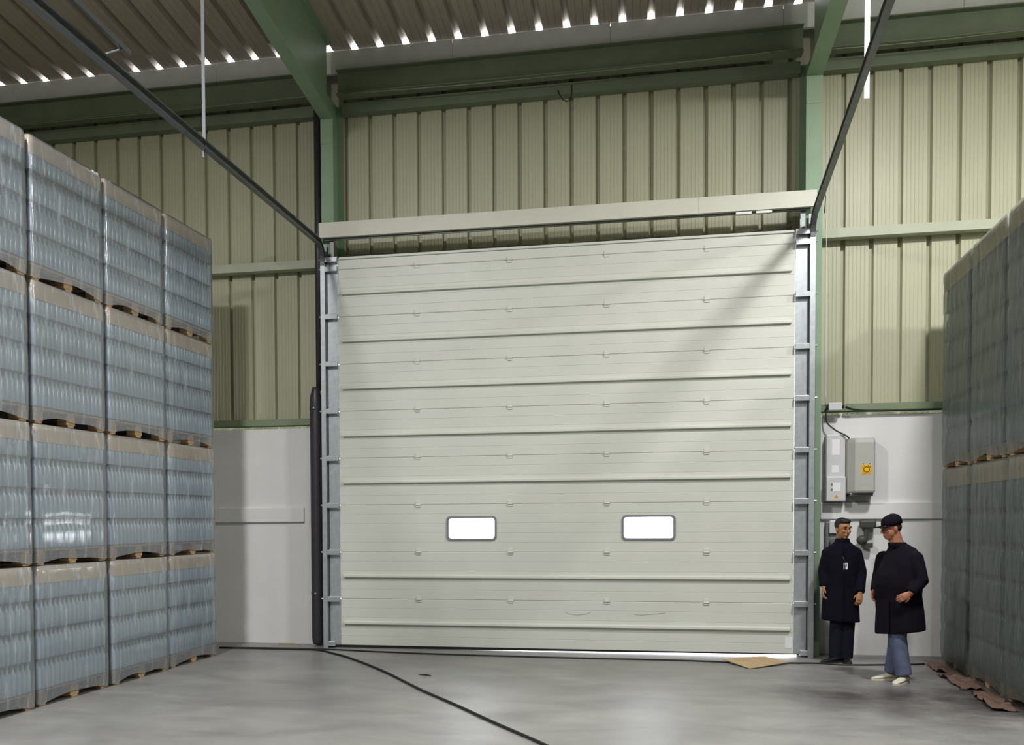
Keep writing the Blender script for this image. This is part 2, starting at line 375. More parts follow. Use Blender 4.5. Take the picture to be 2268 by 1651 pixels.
# eaves: galvanised purlin in lengths, green beam, closing trim, rails
ends = [-9.0, -4.564, -1.341, 0.653, 2.699, 4.697, 9.0]
names_p = ['at the far left end above the bottle stack', 'left of the left roof beam', 'left of the door centre', 'right of the door centre', 'crossing the right roof beam', 'at the far right end']
for i in range(6):
    x0, x1 = ends[i] + .002, ends[i + 1] - .002
    prof = [(0.25, 7.53), (0.31, 7.53), (0.31, 7.545), (0.262, 7.545), (0.262, 7.80), (0.29, 7.80), (0.29, 7.817), (0.25, 7.817)]
    tag(MB().prism_x(prof, x0, x1).build('eaves_purlin', M['purlin']), 'galvanised eaves purlin length ' + names_p[i], 'purlin', group='eaves purlin lengths')
bays = [(-8.98, -3.06, 'left bay'), (-2.87, 2.92, 'bay above the door'), (3.13, 8.98, 'right bay')]
for x0, x1, nm in bays:
    e = empty('eaves_beam', ((x0 + x1) / 2, 0.25, 7.22)); hw = (x1 - x0) / 2
    tag(e, 'dark green steel eaves beam under the roof edge, ' + nm, 'beam', group='eaves beams')
    MB().box(-hw, hw, -.10, .10, 0, .014).build('lower_flange', M['darkgreen'], e)
    MB().box(-hw, hw, -.006, .006, .014, .30).build('web', M['darkgreen'], e)
    MB().box(-hw, hw, -.10, .06, .30, .314).build('upper_flange', M['darkgreen'], e)
for x0, x1, nm in bays:
    tag(MB().prism_x([(0.40, 7.06), (0.54, 7.06), (0.54, 7.20), (0.53, 7.20), (0.53, 7.075), (0.412, 7.075), (0.412, 7.20), (0.40, 7.20)], x0, x1).build('cladding_rail', M['darkgreen']),
        'dull green rail at the top of the cladding, ' + nm, 'rail', group='top cladding rails')
for x0, x1, nm in ((-8.98, -3.20, 'left of the door'), (3.13, 8.98, 'right of the door')):
    pr = [(0.38, 5.05), (0.545, 5.05), (0.545, 5.062), (0.392, 5.062), (0.392, 5.15), (0.545, 5.15), (0.545, 5.162), (0.38, 5.162)]
    tag(MB().prism_x(pr, x0, x1).build('cladding_rail', M['palegreen']), 'pale green horizontal rail halfway up the cladding, ' + nm, 'rail', group='middle cladding rails')
    pr = [(0.27, 2.945), (0.545, 2.945), (0.545, 2.957), (0.282, 2.957), (0.282, 3.03), (0.27, 3.03)]
    tag(MB().prism_x(pr, x0 if x0 < 0 else 3.16, x1).build('cladding_rail', M['ledge']), 'green ledge rail on top of the white base wall, ' + nm, 'rail', group='lower cladding rails')

# portal frames
def frame(x0, x1, side):
    xm = (x0 + x1) / 2
    c = tag(empty('steel_column', (xm, 0.28, 0)), 'green steel I-column at the %s edge of the door' % side, 'column', group='steel columns')
    hw = (x1 - x0) / 2
    MB().box(-hw, hw, -.23, -.215, 0, 6.88).build('inner_flange', M['green'], c)
    MB().box(-.005, .005, -.215, .235, 0, 7.2).build('web', M['green'], c)
    MB().box(-hw, hw, .235, .25, 0, 7.2).build('outer_flange', M['green'], c)
    MB().box(-hw + .01, hw - .01, -.225, .235, 0.0, 0.012).build('base_plate', M['green'], c)
    MB().box(-hw, hw, -.236, -.230, 6.55, 6.86).build('splice_plate', M['green'], c)
    r = tag(empty('steel_rafter', (xm, 0.28, 6.85)), 'green steel roof beam rising from the %s column' % side, 'rafter', group='roof beams')
    low = [(-.23, .02), (-2.2, .20), (-6.2, .62), (-22.3, 1.85)]
    topz = lambda y: 7.822 + (0.285 - 0.28 - y) * RS - 6.85 - .012
    # lower flange as a swept plate, web as a tapered plate
    vs = []; 
    for y, z in low: vs += [(-hw, y, z), (hw, y, z), (hw, y, z + .016), (-hw, y, z + .016)]
    fs = [(i * 4 + k, i * 4 + (k + 1) % 4, (i + 1) * 4 + (k + 1) % 4, (i + 1) * 4 + k) for i in range(3) for k in range(4)] + [(3, 2, 1, 0), (12, 13, 14, 15)]
    MB().add(vs, fs).build('lower_flange', M['green'], r)
    vs = []
    for y, z in low: vs += [(-.005, y, z + .01), (.005, y, z + .01), (.005, y, topz(y)), (-.005, y, topz(y))]
    MB().add(vs, fs).build('web', M['green'], r)
    vs = []
    for y, z in low: vs += [(-hw, y, topz(y) - .016), (hw, y, topz(y) - .016), (hw, y, topz(y)), (-hw, y, topz(y))]
    MB().add(vs, fs).build('upper_flange', M['green'], r)
frame(-3.05, -2.885, 'left')
frame(2.935, 3.12, 'right')

# ------------------------------------------------------------------ sectional door
PH, Z0 = 0.61, 0.03
door = tag(empty('door_1', (0, 0, 0)), 'large white sectional overhead door with two small bright windows', 'door', kind='structure')
WIN = [(-1.402, -0.759, 1.397, 1.709), (0.796, 1.441, 1.397, 1.709)]
def panel_profile(z0, z1, grooves):
    g = 0.004
    pts = [(0.006, z0 + .0015), (0.0, z0 + .007)]
    for z in grooves: pts += [(0, z - g), (.0035, z - g * .3), (.0035, z + g * .3), (0, z + g)]
    pts += [(0.0, z1 - .007), (0.006, z1 - .0015)]
    return pts
def panel(k, z0, z1):
    gr = [z0 + PH * j / 5 for j in range(1, 5) if z0 + PH * j / 5 < z1 - .03]
    full = panel_profile(z0, z1, gr); mb = MB()
    def piece(pts, x0, x1):
        zt, zb = pts[-1][1], pts[0][1]
        if zt > z1 - .01: zt = z1
        if zb < z0 + .01: zb = z0
        mb.prism_x(pts + [(0.012, zt), (0.042, zt), (0.042, zb), (0.012, zb)], x0, x1)
    if k != 2: piece(full, -2.812, 2.812)
    else:
        xs = -2.812
        for (a_, b_, c_, d_) in WIN:
            ins = 0.02
            piece(full, xs, a_ + ins)
            lo = [p for p in full if p[1] < c_ + ins]; lo.append((0, c_ + ins))
            hi = [(0, d_ - ins)] + [p for p in full if p[1] > d_ - ins]
            piece(lo, a_ + ins, b_ - ins); piece(hi, a_ + ins, b_ - ins)
            xs = b_ - ins
        piece(full, xs, 2.812)
    return mb.build('door_panel', M['door'], door)
panels = [panel(k, Z0 + PH * k, Z0 + PH * (k + 1)) for k in range(8)] + [panel(8, Z0 + PH * 8, 5.06)]
def rrect(x0, x1, z0, z1, r, n=6):
    out = []
    for cx, cz, a0 in ((x1 - r, z0 + r, -90), (x1 - r, z1 - r, 0), (x0 + r, z1 - r, 90), (x0 + r, z0 + r, 180)):
        out += [(cx + r * math.cos(R(a0 + 90 * i / n)), cz + r * math.sin(R(a0 + 90 * i / n))) for i in range(n + 1)]
    return out
for (x0, x1, z0, z1) in WIN:
    o_ = rrect(x0, x1, z0, z1, .05); i_ = rrect(x0 + .028, x1 - .028, z0 + .028, z1 - .028, .032); n = len(o_)
    i2 = rrect(x0 + .022, x1 - .022, z0 + .022, z1 - .022, .034)
    rings = [[(x, 0.0, z) for x, z in o_], [(x, -.014, z) for x, z in o_], [(x, -.016, z) for x, z in i2], [(x, -.004, z) for x, z in i_], [(x, .046, z) for x, z in i_], [(x, .046, z) for x, z in o_]]
    vs = [v for r in rings for v in r]
    fs = [(i * n + k, i * n + (k + 1) % n, ((i + 1) % 6) * n + (k + 1) % n, ((i + 1) % 6) * n + k) for i in range(6) for k in range(n)]
    MB().add(vs, fs).build('window_frame', M['winframe'], panels[2])
    ip = rrect(x0 + .027, x1 - .027, z0 + .027, z1 - .027, .032)
    MB().prism_y(ip, .014, .020).build('window_pane', M['pane'], panels[2])
# stiffening struts across the middle of each panel (none on the window panel)
sprof = [(-.001, .026), (-.030, .019), (-.037, .015), (-.039, .008), (-.039, -.014), (-.035, -.018), (-.001, -.020)]
sm = MB().prism_x(sprof, -2.765, 2.772).mesh('strut'); sm.materials.append(M['door'])
for k in (0, 1, 3, 4, 5, 6, 7):
    place('strut', sm, None, door, (0, 0, Z0 + PH * (k + .5) - .006))
# hinges on the joints
hb = MB(); hb.bevbox(-.032, .032, -.010, 0, .004, .042, .003); hb.bevbox(-.032, .032, -.010, 0, -.034, -.004, .003); hb.tube([(-.034, -.014, 0), (.034, -.014, 0)], .009, 8)
hm = hb.mesh('hinge'); hm.materials.append(M['door'])
for k in range(1, 9):
    for x in (-1.769, -.583, .615, 1.806): place('hinge', hm, None, door, (x, 0, Z0 + PH * k))
# galvanised end stiles, roller hinges
stl = MB().bevbox(-.072, .072, -.006, .040, .004, PH - .004, .004).mesh('end_stile'); stl.materials.append(M['galv'])
stt = MB().bevbox(-.072, .072, -.006, .040, .004, .15, .004).mesh('end_stile'); stt.materials.append(M['galv'])
for s in (-1, 1):
    for k in range(9): place('end_stile', stl if k < 8 else stt, None, door, (s * 2.888, 0, Z0 + PH * k))
eb = MB(); eb.bevbox(-.088, -.004, -.075, -.004, .010, .030, .003); eb.bevbox(.004, .088, -.075, -.004, .010, .030, .003)
eb.bevbox(-.088, .088, -.078, -.066, -.035, .028, .003); eb.tube([(-.09, -.05, 0), (.16, -.05, 0)], .012, 8); eb.box(-.08, .08, -.02, -.004, -.05, .045)
em = eb.mesh('roller_hinge'); em.materials.append(M['galv'])
for s in (-1, 1):
    for z in [Z0 + PH * k for k in range(1, 9)] + [5.03]:
        o = place('roller_hinge', em, None, door, (s * 2.90, 0, z), scale=(s, 1, 1))
# bottom: alu rail, wedge rubber seal, corner bracket, sticker
MB().box(-2.95, 2.95, -.010, .045, .026, Z0 + .003).build('bottom_rail', M['rubber'], door)
MB().add([(-2.95, -.004, .0005), (-1.3, -.004, .0015), (2.95, -.004, .0255), (2.95, -.004, .027), (-1.3, -.004, .027), (-2.95, -.004, .027),
          (-2.95, .03, .0005), (-1.3, .03, .0015), (2.95, .03, .0255), (2.95, .03, .027), (-1.3, .03, .027), (-2.95, .03, .027)],
         [(0, 1, 4, 5), (1, 2, 3, 4), (6, 11, 10, 7), (7, 10, 9, 8), (0, 6, 7, 1), (1, 7, 8, 2), (5, 4, 10, 11), (4, 3, 9, 10), (0, 5, 11, 6), (2, 8, 9, 3)]).build('bottom_seal', M['rubber'], door)
MB().bevbox(2.72, 2.80, -.004, -.0005, .10, .235, .001).build('sticker', M['paper'], door)
for s in (-1, 1):
    MB().bevbox(s * 2.93 - .05, s * 2.93 + .05, -.07, -.006, .02, .085, .006).build('bottom_bracket', M['galv'], door)
MB().bevbox(-2.80, 2.80, -.02, .0, 5.035, 5.066, .004).build('top_rail', M['door'], door)
# scuff marks: thin scratches
for pts in ([(0.10, .505), (.16, .475), (.26, .465), (.36, .475), (.42, .50)], [(.95, .48), (1.05, .475), (1.2, .49), (1.32, .505)]):
    MB().tube([(x, -.001, z) for x, z in pts], .0022, 5).build('scuff', M['winframe'], door)

# tracks: vertical channel + curved + horizontal run in one bent rail
def track(side, bend_pts, run_end):
    s = -1 if side == 'left' else 1
    e = tag(empty('door_track', (s * 3.0, 0, 0)), 'steel roller track running up the %s side of the door and back under the roof' % side, 'track', group='door tracks')
    x = 0.0
    # vertical: U channel
    pr = [(-.030, -.085), (.030, -.085), (.030, -.080), (-.025, -.080), (-.025, -.030), (.030, -.030), (.030, -.025), (-.030, -.025)]
    pr = [(px * -s, py) for px, py in pr]
    MB().prism_z(pr, 0.0, 4.98).build('vertical_rail', M['galv'], e)
    MB().prism_z([(px * -s, py) for px, py in [(.038, -.02), (-.045, -.02), (-.045, .045), (-.040, .045), (-.040, -.015), (.038, -.015)]], 0.0, 5.24).build('mounting_angle', M['galvdark'], e)
    sec = [(-.028, -.040), (.028, -.040), (.028, -.028), (-.016, -.028), (-.016, .028), (.028, .028), (.028, .040), (-.028, .040)]
    sec = [(a_ * s * -1, b_) for a_, b_ in sec]
    P0 = Vector((x, -.055, 4.96)); pts = [P0]
    B = Vector(bend_pts) - Vector((s * 3.0, 0, 0)); E_ = Vector(run_end) - Vector((s * 3.0, 0, 0))
    d = (E_ - B).normalized()
    for i in range(1, 9):
        t = i / 8
        c = Vector((P0.x, P0.y, B.z - .01))
        pts.append(P0 * (1 - t) ** 2 + c * 2 * t * (1 - t) + B * t * t)
    run = [B + (E_ - B) * t for t in (.25, .5, .75, 1.0)]
    MB().sweep(pts + run, sec).build('overhead_rail', M['galvdark'], e)
    return e
tl = track('left', (-2.955, -.40, 5.185), (-2.95, -7.1, 5.14))
tr_ = track('right', (2.985, -.42, 5.20), (2.727, -7.0, 5.68))
# hangers
MB().bevbox(-.022, .022, -.004, .004, 0, 1.80, .001).build('hanger_bar', M['barwhite'], None, loc=(2.945, -3.2, 5.315))
MB().bevbox(-.016, .016, -.004, .004, 0, 2.10, .001).build('hanger_bar', M['winframe'], None, loc=(-2.975, -3.77, 5.07))
hang = [o for o in COL.objects if o.name.startswith('hanger_bar')]
tag(hang[0], 'bright white flat hanger bar dropping to the right overhead track', 'hanger', group='track hangers')
tag(hang[1], 'thin pale hanger bar holding up the left overhead track', 'hanger', group='track hangers')
# slotted angle and spring end bracket beside the left track near the ceiling edge
e = tag(empty('track_brace', (-2.80, -6.1, 5.24)), 'dark slotted steel brace with bracket beside the left overhead track', 'brace')
MB().sweep([(0, -.55, .02), (0, .55, -.02)], [(-.03, -.02), (.03, -.02), (.03, .02), (.024, .02), (.024, -.014), (-.03, -.014)]).build('slotted_angle', M['galvdark'], e)
MB().bevbox(-.06, .04, -.50, -.44, -.05, .06, .004).build('bracket', M['galv'], e)
MB().tube([(-.14, -.47, .0), (.05, -.47, .0)], .012, 8).build('cross_pin', M['galv'], e)
MB().tube([(-.14, .48, -.04), (.03, .48, -.01)], .010, 8).build('tie_pin', M['galvdark'], e)

# header fascia above the door
e = tag(empty('door_header', (0, -.05, 5.305)), 'long white boxed header above the door between the columns', 'header')
for x0, x1 in ((-3.04, 1.700), (1.704, 3.038)):
    MB().prism_x([(-.05, .0), (-.05, .19), (.09, .19), (.09, .182), (-.042, .182), (-.042, .008), (.0, .008), (.0, .0)], x0, x1).build('fascia_length', M['fascia'], e)
MB().box(-2.98, 2.98, .02, .05, -.02, .005).build('shaft_rail', M['galvdark'], e)
for x in (2.22, 2.45): MB().bevbox(x - .09, x + .09, -.03, .03, -.035, -.004, .003).build('clip', M['barwhite'], e)
for x in (-2.90, 2.90): MB().bevbox(x - .03, x + .03, .06, .13, -.24, .0, .005).build('end_bracket', M['galvdark'], e)
MB().tube([(2.86, -.02, -.24), (2.86, -.02, -.13)], .006, 6).build('bolt', M['barwhite'], e)
# sagging dark cord over the door top and thin wires under the eaves
def cord(name, pts, r, m, label, cat, group=None, seg=6):
    c = []
    P = [Vector(p) for p in pts]
    for i in range(len(P) - 1):
        p0, p1, p2, p3 = P[max(i - 1, 0)], P[i], P[i + 1], P[min(i + 2, len(P) - 1)]
        for j in range(6):
            t = j / 6
            c.append(0.5 * ((2 * p1) + (p2 - p0) * t + (2 * p0 - 5 * p1 + 4 * p2 - p3) * t * t + (3 * p1 - p0 - 3 * p2 + p3) * t ** 3))
    c.append(P[-1])
    return tag(MB().tube(c, r, seg).build(name, m, smooth=True), label, cat, group)
cord('cable', [(-3.0 + i * .6, .05, 5.085 + .012 * math.sin(i * 2.1)) for i in range(10)] + [(2.66, .06, 5.11), (2.82, .05, 5.16)], .011, M['cable'], 'black cable lying along the top edge of the door', 'cable')
cord('wire', [(-8.5, .12, 7.20), (-6.5, .12, 7.19), (-4.8, .12, 7.195), (-3.2, .12, 7.215)], .006, M['wire'], 'thin shiny wire under the eaves beam left of the left column', 'wire', 'eaves wires')
cord('wire', [(-2.75, .12, 7.20), (-1.2, .12, 7.175), (.3, .12, 7.185), (1.5, .12, 7.20), (2.9, .12, 7.23)], .006, M['wire'], 'thin shiny wire under the eaves beam above the door', 'wire', 'eaves wires')
cord('wire', [(3.2, .12, 7.19), (4.2, .12, 7.175), (5.5, .12, 7.20), (8.5, .12, 7.2)], .006, M['wire'], 'thin shiny wire under the eaves beam right of the right column', 'wire', 'eaves wires')
cord('cable', [(.165, .38, 7.16), (.163, .38, 7.03), (.13, .37, 6.96), (.06, .37, 6.975), (.0, .38, 7.08), (-.005, .38, 7.11)], .006, M['cable'], 'dark cable end looped down below the top rail over the door', 'cable')
cord('wire', [(3.17, .26, 5.32), (3.20, .25, 5.20), (3.205, .25, 4.2), (3.21, .25, 3.02)], .004, M['barwhite'], 'thin white wire running down beside the right column', 'wire')
cord('wire', [(3.06, -.30, 5.36), (3.13, -.1, 5.42), (3.17, .2, 5.30)], .005, M['cable'], 'short dark wire arching off the right track bend', 'wire')

# downpipe at the left column
e = tag(empty('downpipe', (-3.175, .13, 0)), 'dark grey plastic downpipe standing left of the door track', 'pipe')
zz = [(0.02, .055), (.045, .07), (.10, .080), (3.20, .080), (3.30, .074), (3.38, .055), (3.42, .046)]
MB().tube([(0, 0, z) for z, r in zz], [r for z, r in zz], 20).build('lower_sleeve', M['pipe'], e, smooth=True)
MB().tube([(.035, .06, 3.38), (.035, .06, 7.18)], .045, 16).build('upper_pipe', M['pipe'], e, smooth=True)
for z in (0.70, 3.14):
    MB().tube([(0, 0, z - .02), (0, 0, z + .02)], .084, 20).build('pipe_clip', M['pipe'], e)
    MB().bevbox(-.012, .012, -.100, -.080, z - .012, z + .012, .003).build('clip_screw', M['galv'], e)

# ------------------------------------------------------------------ door operator on the right wall
e = tag(empty('control_panel', (3.312, .30, 1.855)), 'slim pale grey control panel with two white labels on the right wall', 'control panel')
MB().bevbox(-.108, .108, -.13, 0, .0, .80, .008).build('case', M['light_case'], e)
MB().bevbox(-.110, .110, -.165, -.128, .0, .30, .014).build('lower_cover', M['light_case'], e)
MB().bevbox(-.045, .045, -.1325, -.130, .555, .745, .001).build('label', M['paper'], e)
MB().bevbox(-.045, .035, -.1325, -.130, .345, .435, .001).build('label', M['paper'], e)
for z in (.21, .145): MB().tube([(-.05, -.166, z), (-.05, -.174, z)], .012, 12).build('button', M['winframe'], e)
MB().bevbox(-.04, .05, -.1675, -.165, .12, .225, .001).build('label', M['paper'], e)
MB().prism_y([(-.025, .045), (.025, .045), (0, .085)], -.168, -.165).build('warning_triangle', M['orange'], e)
e = tag(empty('motor_cover', (3.59, .30, 1.95)), 'grey motor housing with a yellow warning label beside the control panel', 'motor')
prof = [(-.165, 0), (-.165, -.10), (-.150, -.16), (-.085, -.255), (-.06, -.265), (.120, -.265), (.140, -.245), (.155, -.12), (.155, 0)]
rings = []
for z, sc in ((0, .90), (.012, .97), (.03, 1.0), (.60, 1.0), (.635, .97), (.655, .90)):
    rings.append([(x * (1 - (1 - sc) * .5), y * sc, z) for x, y in prof])
MB().loft(rings).build('housing', M['grey_case'], e)
MB().bevbox(-.13, .13, -.20, 0, -.035, .0, .004).build('base', M['galvdark'], e)
lab = MB().bevbox(-.015, .095, -.2685, -.265, .225, .335, .001).build('warning_label', M['yellow'], e)
cx, cz = .04, .28
ring = [(cx + .032 * math.cos(2 * math.pi * i / 20), -.269, cz + .032 * math.sin(2 * math.pi * i / 20)) for i in range(21)]
MB().tube(ring, .004, 6).build('ring_mark', M['black'], lab)
for a0 in (35, 62, 118, 145, 215, 242, 298, 325):
    p = R(a0); MB().tube([(cx + .043 * math.cos(p), -.269, cz + .043 * math.sin(p)), (cx + .054 * math.cos(p + .15), -.269, cz + .054 * math.sin(p + .15))], .004, 6).build('arrow_mark', M['black'], lab)
for dx in (-.035, .035): MB().bevbox(cx + dx - .006, cx + dx + .006, -.269, -.2655, cz + .062, cz + .070, .001).build('hole_mark', M['black'], lab)
e = tag(empty('junction_box', (3.30, .20, 2.925)), 'small grey junction box with cable glands on the green ledge rail', 'junction box')
MB().bevbox(-.075, .075, -.06, .07, .02, .11, .008).build('box', M['light_case'], e)
MB().tube([(-.075, 0, .06), (-.095, 0, .06)], .028, 12).build('gland', M['rubber'], e)
MB().tube([(.075, -.01, .07), (.105, -.01, .065)], .022, 12).build('gland', M['rubber'], e)
cord('cable', [(3.425, .19, 2.985), (3.47, .20, 2.965), (3.55, .22, 2.95), (3.75, .235, 2.938), (4.4, .24, 2.935), (6, .24, 2.93)], .014, M['cable'], 'black cable running right from the junction box along the ledge', 'cable')
cord('cable', [(3.20, .20, 2.97), (3.205, .20, 2.85), (3.23, .19, 2.78), (3.32, .17, 2.70), (3.42, .14, 2.64), (3.455, .13, 2.605)], .009, M['cable'], 'thin black cable curving from the junction box to the motor housing', 'cable')
cord('wire', [(3.27, .28, 1.855), (3.25, .28, 1.75), (3.22, .27, 1.62), (3.25, .26, 1.58)], .004, M['wire'], 'thin wire hanging below the pale control panel', 'wire')
e = tag(empty('wall_socket', (3.30, .30, 1.30)), 'grey wall socket box half hidden behind the bareheaded man', 'socket')
MB().bevbox(-.085, .085, -.07, 0, 0, .31, .01).build('backplate', M['winframe'], e)
MB().bevbox(-.05, .04, -.11, -.068, .17, .33, .012).build('upper_cover', M['light_case'], e)
MB().tube([(0, -.07, .09), (0, -.13, .07)], .045, 16).build('outlet', M['winframe'], e)
e = tag(empty('wall_valve', (3.68, .26, 1.33)), 'dark wall fitting with hanging plug between the two men\'s heads', 'fitting')
MB().bevbox(-.085, .095, -.09, .0, .20, .30, .02).build('body', M['valve'], e)
MB().tube([(-.01, -.05, .21), (-.015, -.05, .05)], .028, 12).build('stem', M['valve'], e)
MB().ell((-.06, -.06, .06), (.065, .05, .06), 16, 10).build('hanging_plug', M['valve'], e, smooth=True)
MB().bevbox(-.03, .06, -.08, -.01, -.03, .03, .01).build('lower_block', M['valve'], e)

# ------------------------------------------------------------------ floor clutter
cord('cable', [(-4.36, -.36, .012), (-3.7, -.35, .012), (-3.05, -.38, .012), (-2.70, -.70, .012), (-2.35, -1.11, .012), (-1.73, -2.02, .012), (-1.09, -3.10, .012), (-.595, -3.87, .012), (-.123, -4.63, .012), (.304, -5.29, .012), (.9, -6.3, .012), (1.6, -7.6, .012)],
     .013, M['cable'], 'black cable curving across the concrete floor toward the viewer', 'cable')
cord('cable', [(-4.36, -.31, .010), (-3.065, -.28, .010), (-2.2, -.42, .010), (-1.25, -.53, .010), (.2, -.60, .010), (1.44, -.61, .010), (2.2, -.70, .010), (2.95, -.60, .010), (3.3, -.68, .010), (3.9, -.56, .010), (4.15, -.48, .010)],
     .010, M['cable'], 'thin black cable lying straight along the foot of the door', 'cable')
c = MB().add([(1.96, -.64, .030), (2.20, -1.14, .004), (2.66, -.72, .026), (2.44, -.41, .045), (2.30, -.52, .05), (2.16, -.55, .045)], [(0, 1, 2, 3, 4, 5)])
me = c.mesh('cardboard'); bm = bmesh.new(); bm.from_mesh(me); ext = bmesh.ops.extrude_face_region(bm, geom=list(bm.faces))
for v in [g for g in ext['geom'] if isinstance(g, bmesh.types.BMVert)]: v.co.z += .006
bmesh.ops.recalc_face_normals(bm, faces=list(bm.faces)); bm.to_mesh(me); bm.free()
tag(place('cardboard_sheet', me, M['card']), 'flattened piece of brown cardboard on the floor by the door', 'cardboard')
tag(MB().tube([(-1.30, -2.17, .008), (-1.22, -2.19, .012), (-1.16, -2.22, .008)], [.004, .010, .004], 6).build('debris_scrap', M['cable']), 'small dark scrap lying alone on the floor before the door', 'scrap')
tag(MB().tube([(-3.75, .18, .012), (-3.55, .16, .016), (-3.42, .12, .012)], .008, 6).build('debris_stick', M['card']), 'pale stick lying at the foot of the white base wall', 'stick')

# ------------------------------------------------------------------ wrapped bottle pallets
def bottle_mesh(h, r, seg, rings):
    prof = {5: [(0, .93), (.04, 1.0), (.70, 1.0), (.82, .50), (1.0, .42)], 4: [(0, 1.0), (.70, 1.0), (.82, .48), (1.0, .40)]}[rings]
    vs = [(r * q * math.cos(2 * math.pi * (k + .5) / seg), r * q * math.sin(2 * math.pi * (k + .5) / seg), h * t) for t, q in prof for k in range(seg)]
    n = len(prof)
    fs = [(i * seg + k, i * seg + (k + 1) % seg, (i + 1) * seg + (k + 1) % seg, (i + 1) * seg + k) for i in range(n - 1) for k in range(seg)] + [tuple(range((n - 1) * seg, n * seg))]
    return vs, fs

def film_mesh(name, dx, dy, h, seed, skirt_arch, pall, layers, lh, amp=0.004):
    """shrink film: rounded wrap with pulled-in layers and wrinkles, open at the bottom"""
    hx, hy, r = dx / 2, dy / 2, 0.055
    per = []
    def arc(cx, cy, a0):
        for i in range(5):
            a = R(a0 + 90 * i / 5); per.append((cx + r * math.cos(a), cy + r * math.sin(a), math.cos(a), math.sin(a)))
    nseg = 30
    arc(hx - r, -hy + r, -90)
    for i in range(nseg): per.append((hx, -hy + r + (2 * hy - 2 * r) * i / nseg, 1, 0))
    arc(hx - r, hy - r, 0)
    for i in range(6): per.append((hx - r - (2 * hx - 2 * r) * i / 6, hy, 0, 1))
    arc(-hx + r, hy - r, 90)
    for i in range(6): per.append((-hx, hy - r - (2 * hy - 2 * r) * i / 6, -1, 0))
    arc(-hx + r, -hy + r, 180)
    for i in range(6): per.append((-hx + r + (2 * hx - 2 * r) * i / 6, -hy, 0, -1))
    m = len(per); nz = int(26 * h / 1.28)
    vs = []
    for j in range(nz + 1):
        t = j / nz
        for k, (x, y, nx, ny) in enumerate(per):
            ya = min(1.0, abs(y) / (hy - .05))
            zb = .012 + (skirt_arch * (1 - ya ** 2) * (.6 + .6 * noise.noise((seed * 3.1, y * 2.0, 1))) if nx > .9 else .01)
            z = zb + (h - .004 - zb) * t
            zl = (z - pall) % lh
            pull = 0.0
            if pall < z < pall + layers * lh: pull = -0.007 * math.exp(-((zl - lh * .86) / .045) ** 2)
            if z < pall: pull = -.018 * (1 - z / pall)
            w = amp * (noise.noise((x * 9 + seed * 7.7, y * 9, z * 3.0)) * .7 + .5 * noise.noise((x * 22, y * 22 + seed * 3.3, z * 6)))
            corner = .5 if abs(nx) < .95 and abs(ny) < .95 else 1.0
            d = (pull + w) * corner
            top = max(0, (t - .975) / .025)
            vs.append((x + nx * (d - .012 * top), y + ny * (d * .5 - .012 * top), z))
    fs = [(j * m + k, j * m + (k + 1) % m, (j + 1) * m + (k + 1) % m, (j + 1) * m + k) for j in range(nz) for k in range(m)]
    fs.append(tuple(range(nz * m, (nz + 1) * m)))
    mb = MB(); mb.add(vs, fs); return mb.mesh(name, True)

LU, DU, HU = 1.172, 1.0, 1.278           # length along the row, depth, height of one wrapped unit
PALL, LH, NL, NB = 0.150, 0.2715, 4, 16
bv, bf = bottle_mesh(.262, .0355, 8, 5)
bm_front = MB().add(bv, bf).mesh('bottle', True); bm_front.materials.append(M['glass'])
iv, if_ = bottle_mesh(.262, .0355, 6, 4)
inner = MB(); PIT = (LU - .05) / NB
bx0 = DU / 2 - .028 - .037
for l in range(NL):
    for rr in range(1, 12):
        for b_ in range(NB):
            ox, oy, oz = bx0 - rr * .0735, -LU / 2 + .025 + PIT * (b_ + .5), PALL + .006 + l * LH
            inner.add([(x + ox, y + oy, z + oz) for x, y, z in iv], if_)
inner_me = inner.mesh('inner_bottles', True); inner_me.materials.append(M['glass'])
pad_me = MB().box(-DU / 2 + .03, DU / 2 - .022, -LU / 2 + .022, LU / 2 - .022, 0, .006).mesh('divider_sheet'); pad_me.materials.append(M['pad'])
cap = MB().box(-DU / 2 + .025, DU / 2 - .025, -LU / 2 + .025, LU / 2 - .025, -.005, .022)
for (x0, x1, y0, y1) in ((DU / 2 - .029, DU / 2 - .024, -LU / 2 + .025, LU / 2 - .025), (-DU / 2 + .024, -DU / 2 + .029, -LU / 2 + .025, LU / 2 - .025),
                         (-DU / 2 + .025, DU / 2 - .025, -LU / 2 + .024, -LU / 2 + .029), (-DU / 2 + .025, DU / 2 - .025, LU / 2 - .029, LU / 2 - .024)):
    cap.box(x0, x1, y0, y1, -.135, .0)
cap_me = cap.mesh('tray_cap'); cap_me.materials.append(M['tan'])
blk_me = MB().bevbox(-.05, .05, -.07, .07, .022, .11, .004).mesh('pallet_block'); blk_me.materials.append(M['wood'])
brd_me = MB().bevbox(-DU / 2 + .03, DU / 2 - .03, -.05, .05, .0, .022, .003).mesh('bottom_board'); brd_me.materials.append(M['wood'])
dbd_me = MB().bevbox(-.062, .062, -LU / 2 + .02, LU / 2 - .02, .128, .149, .003).mesh('deck_board'); dbd_me.materials.append(M['wood'])
str_me = MB().bevbox(-DU / 2 + .03, DU / 2 - .03, -.05, .05, .110, .128, .003).mesh('stringer_board'); str_me.materials.append(M['wood'])
films = [film_mesh('shrink_film', DU, LU, HU - .003, s, .085, PALL, NL, LH) for s in range(6)]
for f in films: f.materials.append(M['film'])
tiers = ['bottom tier', 'second tier', 'third tier', 'top tier']
cols_ = ['beside the white wall', 'second column from the wall', 'third column from the wall', 'cut by the left picture edge']
th = R(-2.5056)
def axis_pt(X, Y, along, out, th_):
    # along: distance toward the viewer along the row; out: distance away from the aisle face
    return Vector((X + math.sin(th_) * along, Y - math.cos(th_) * along, 0))
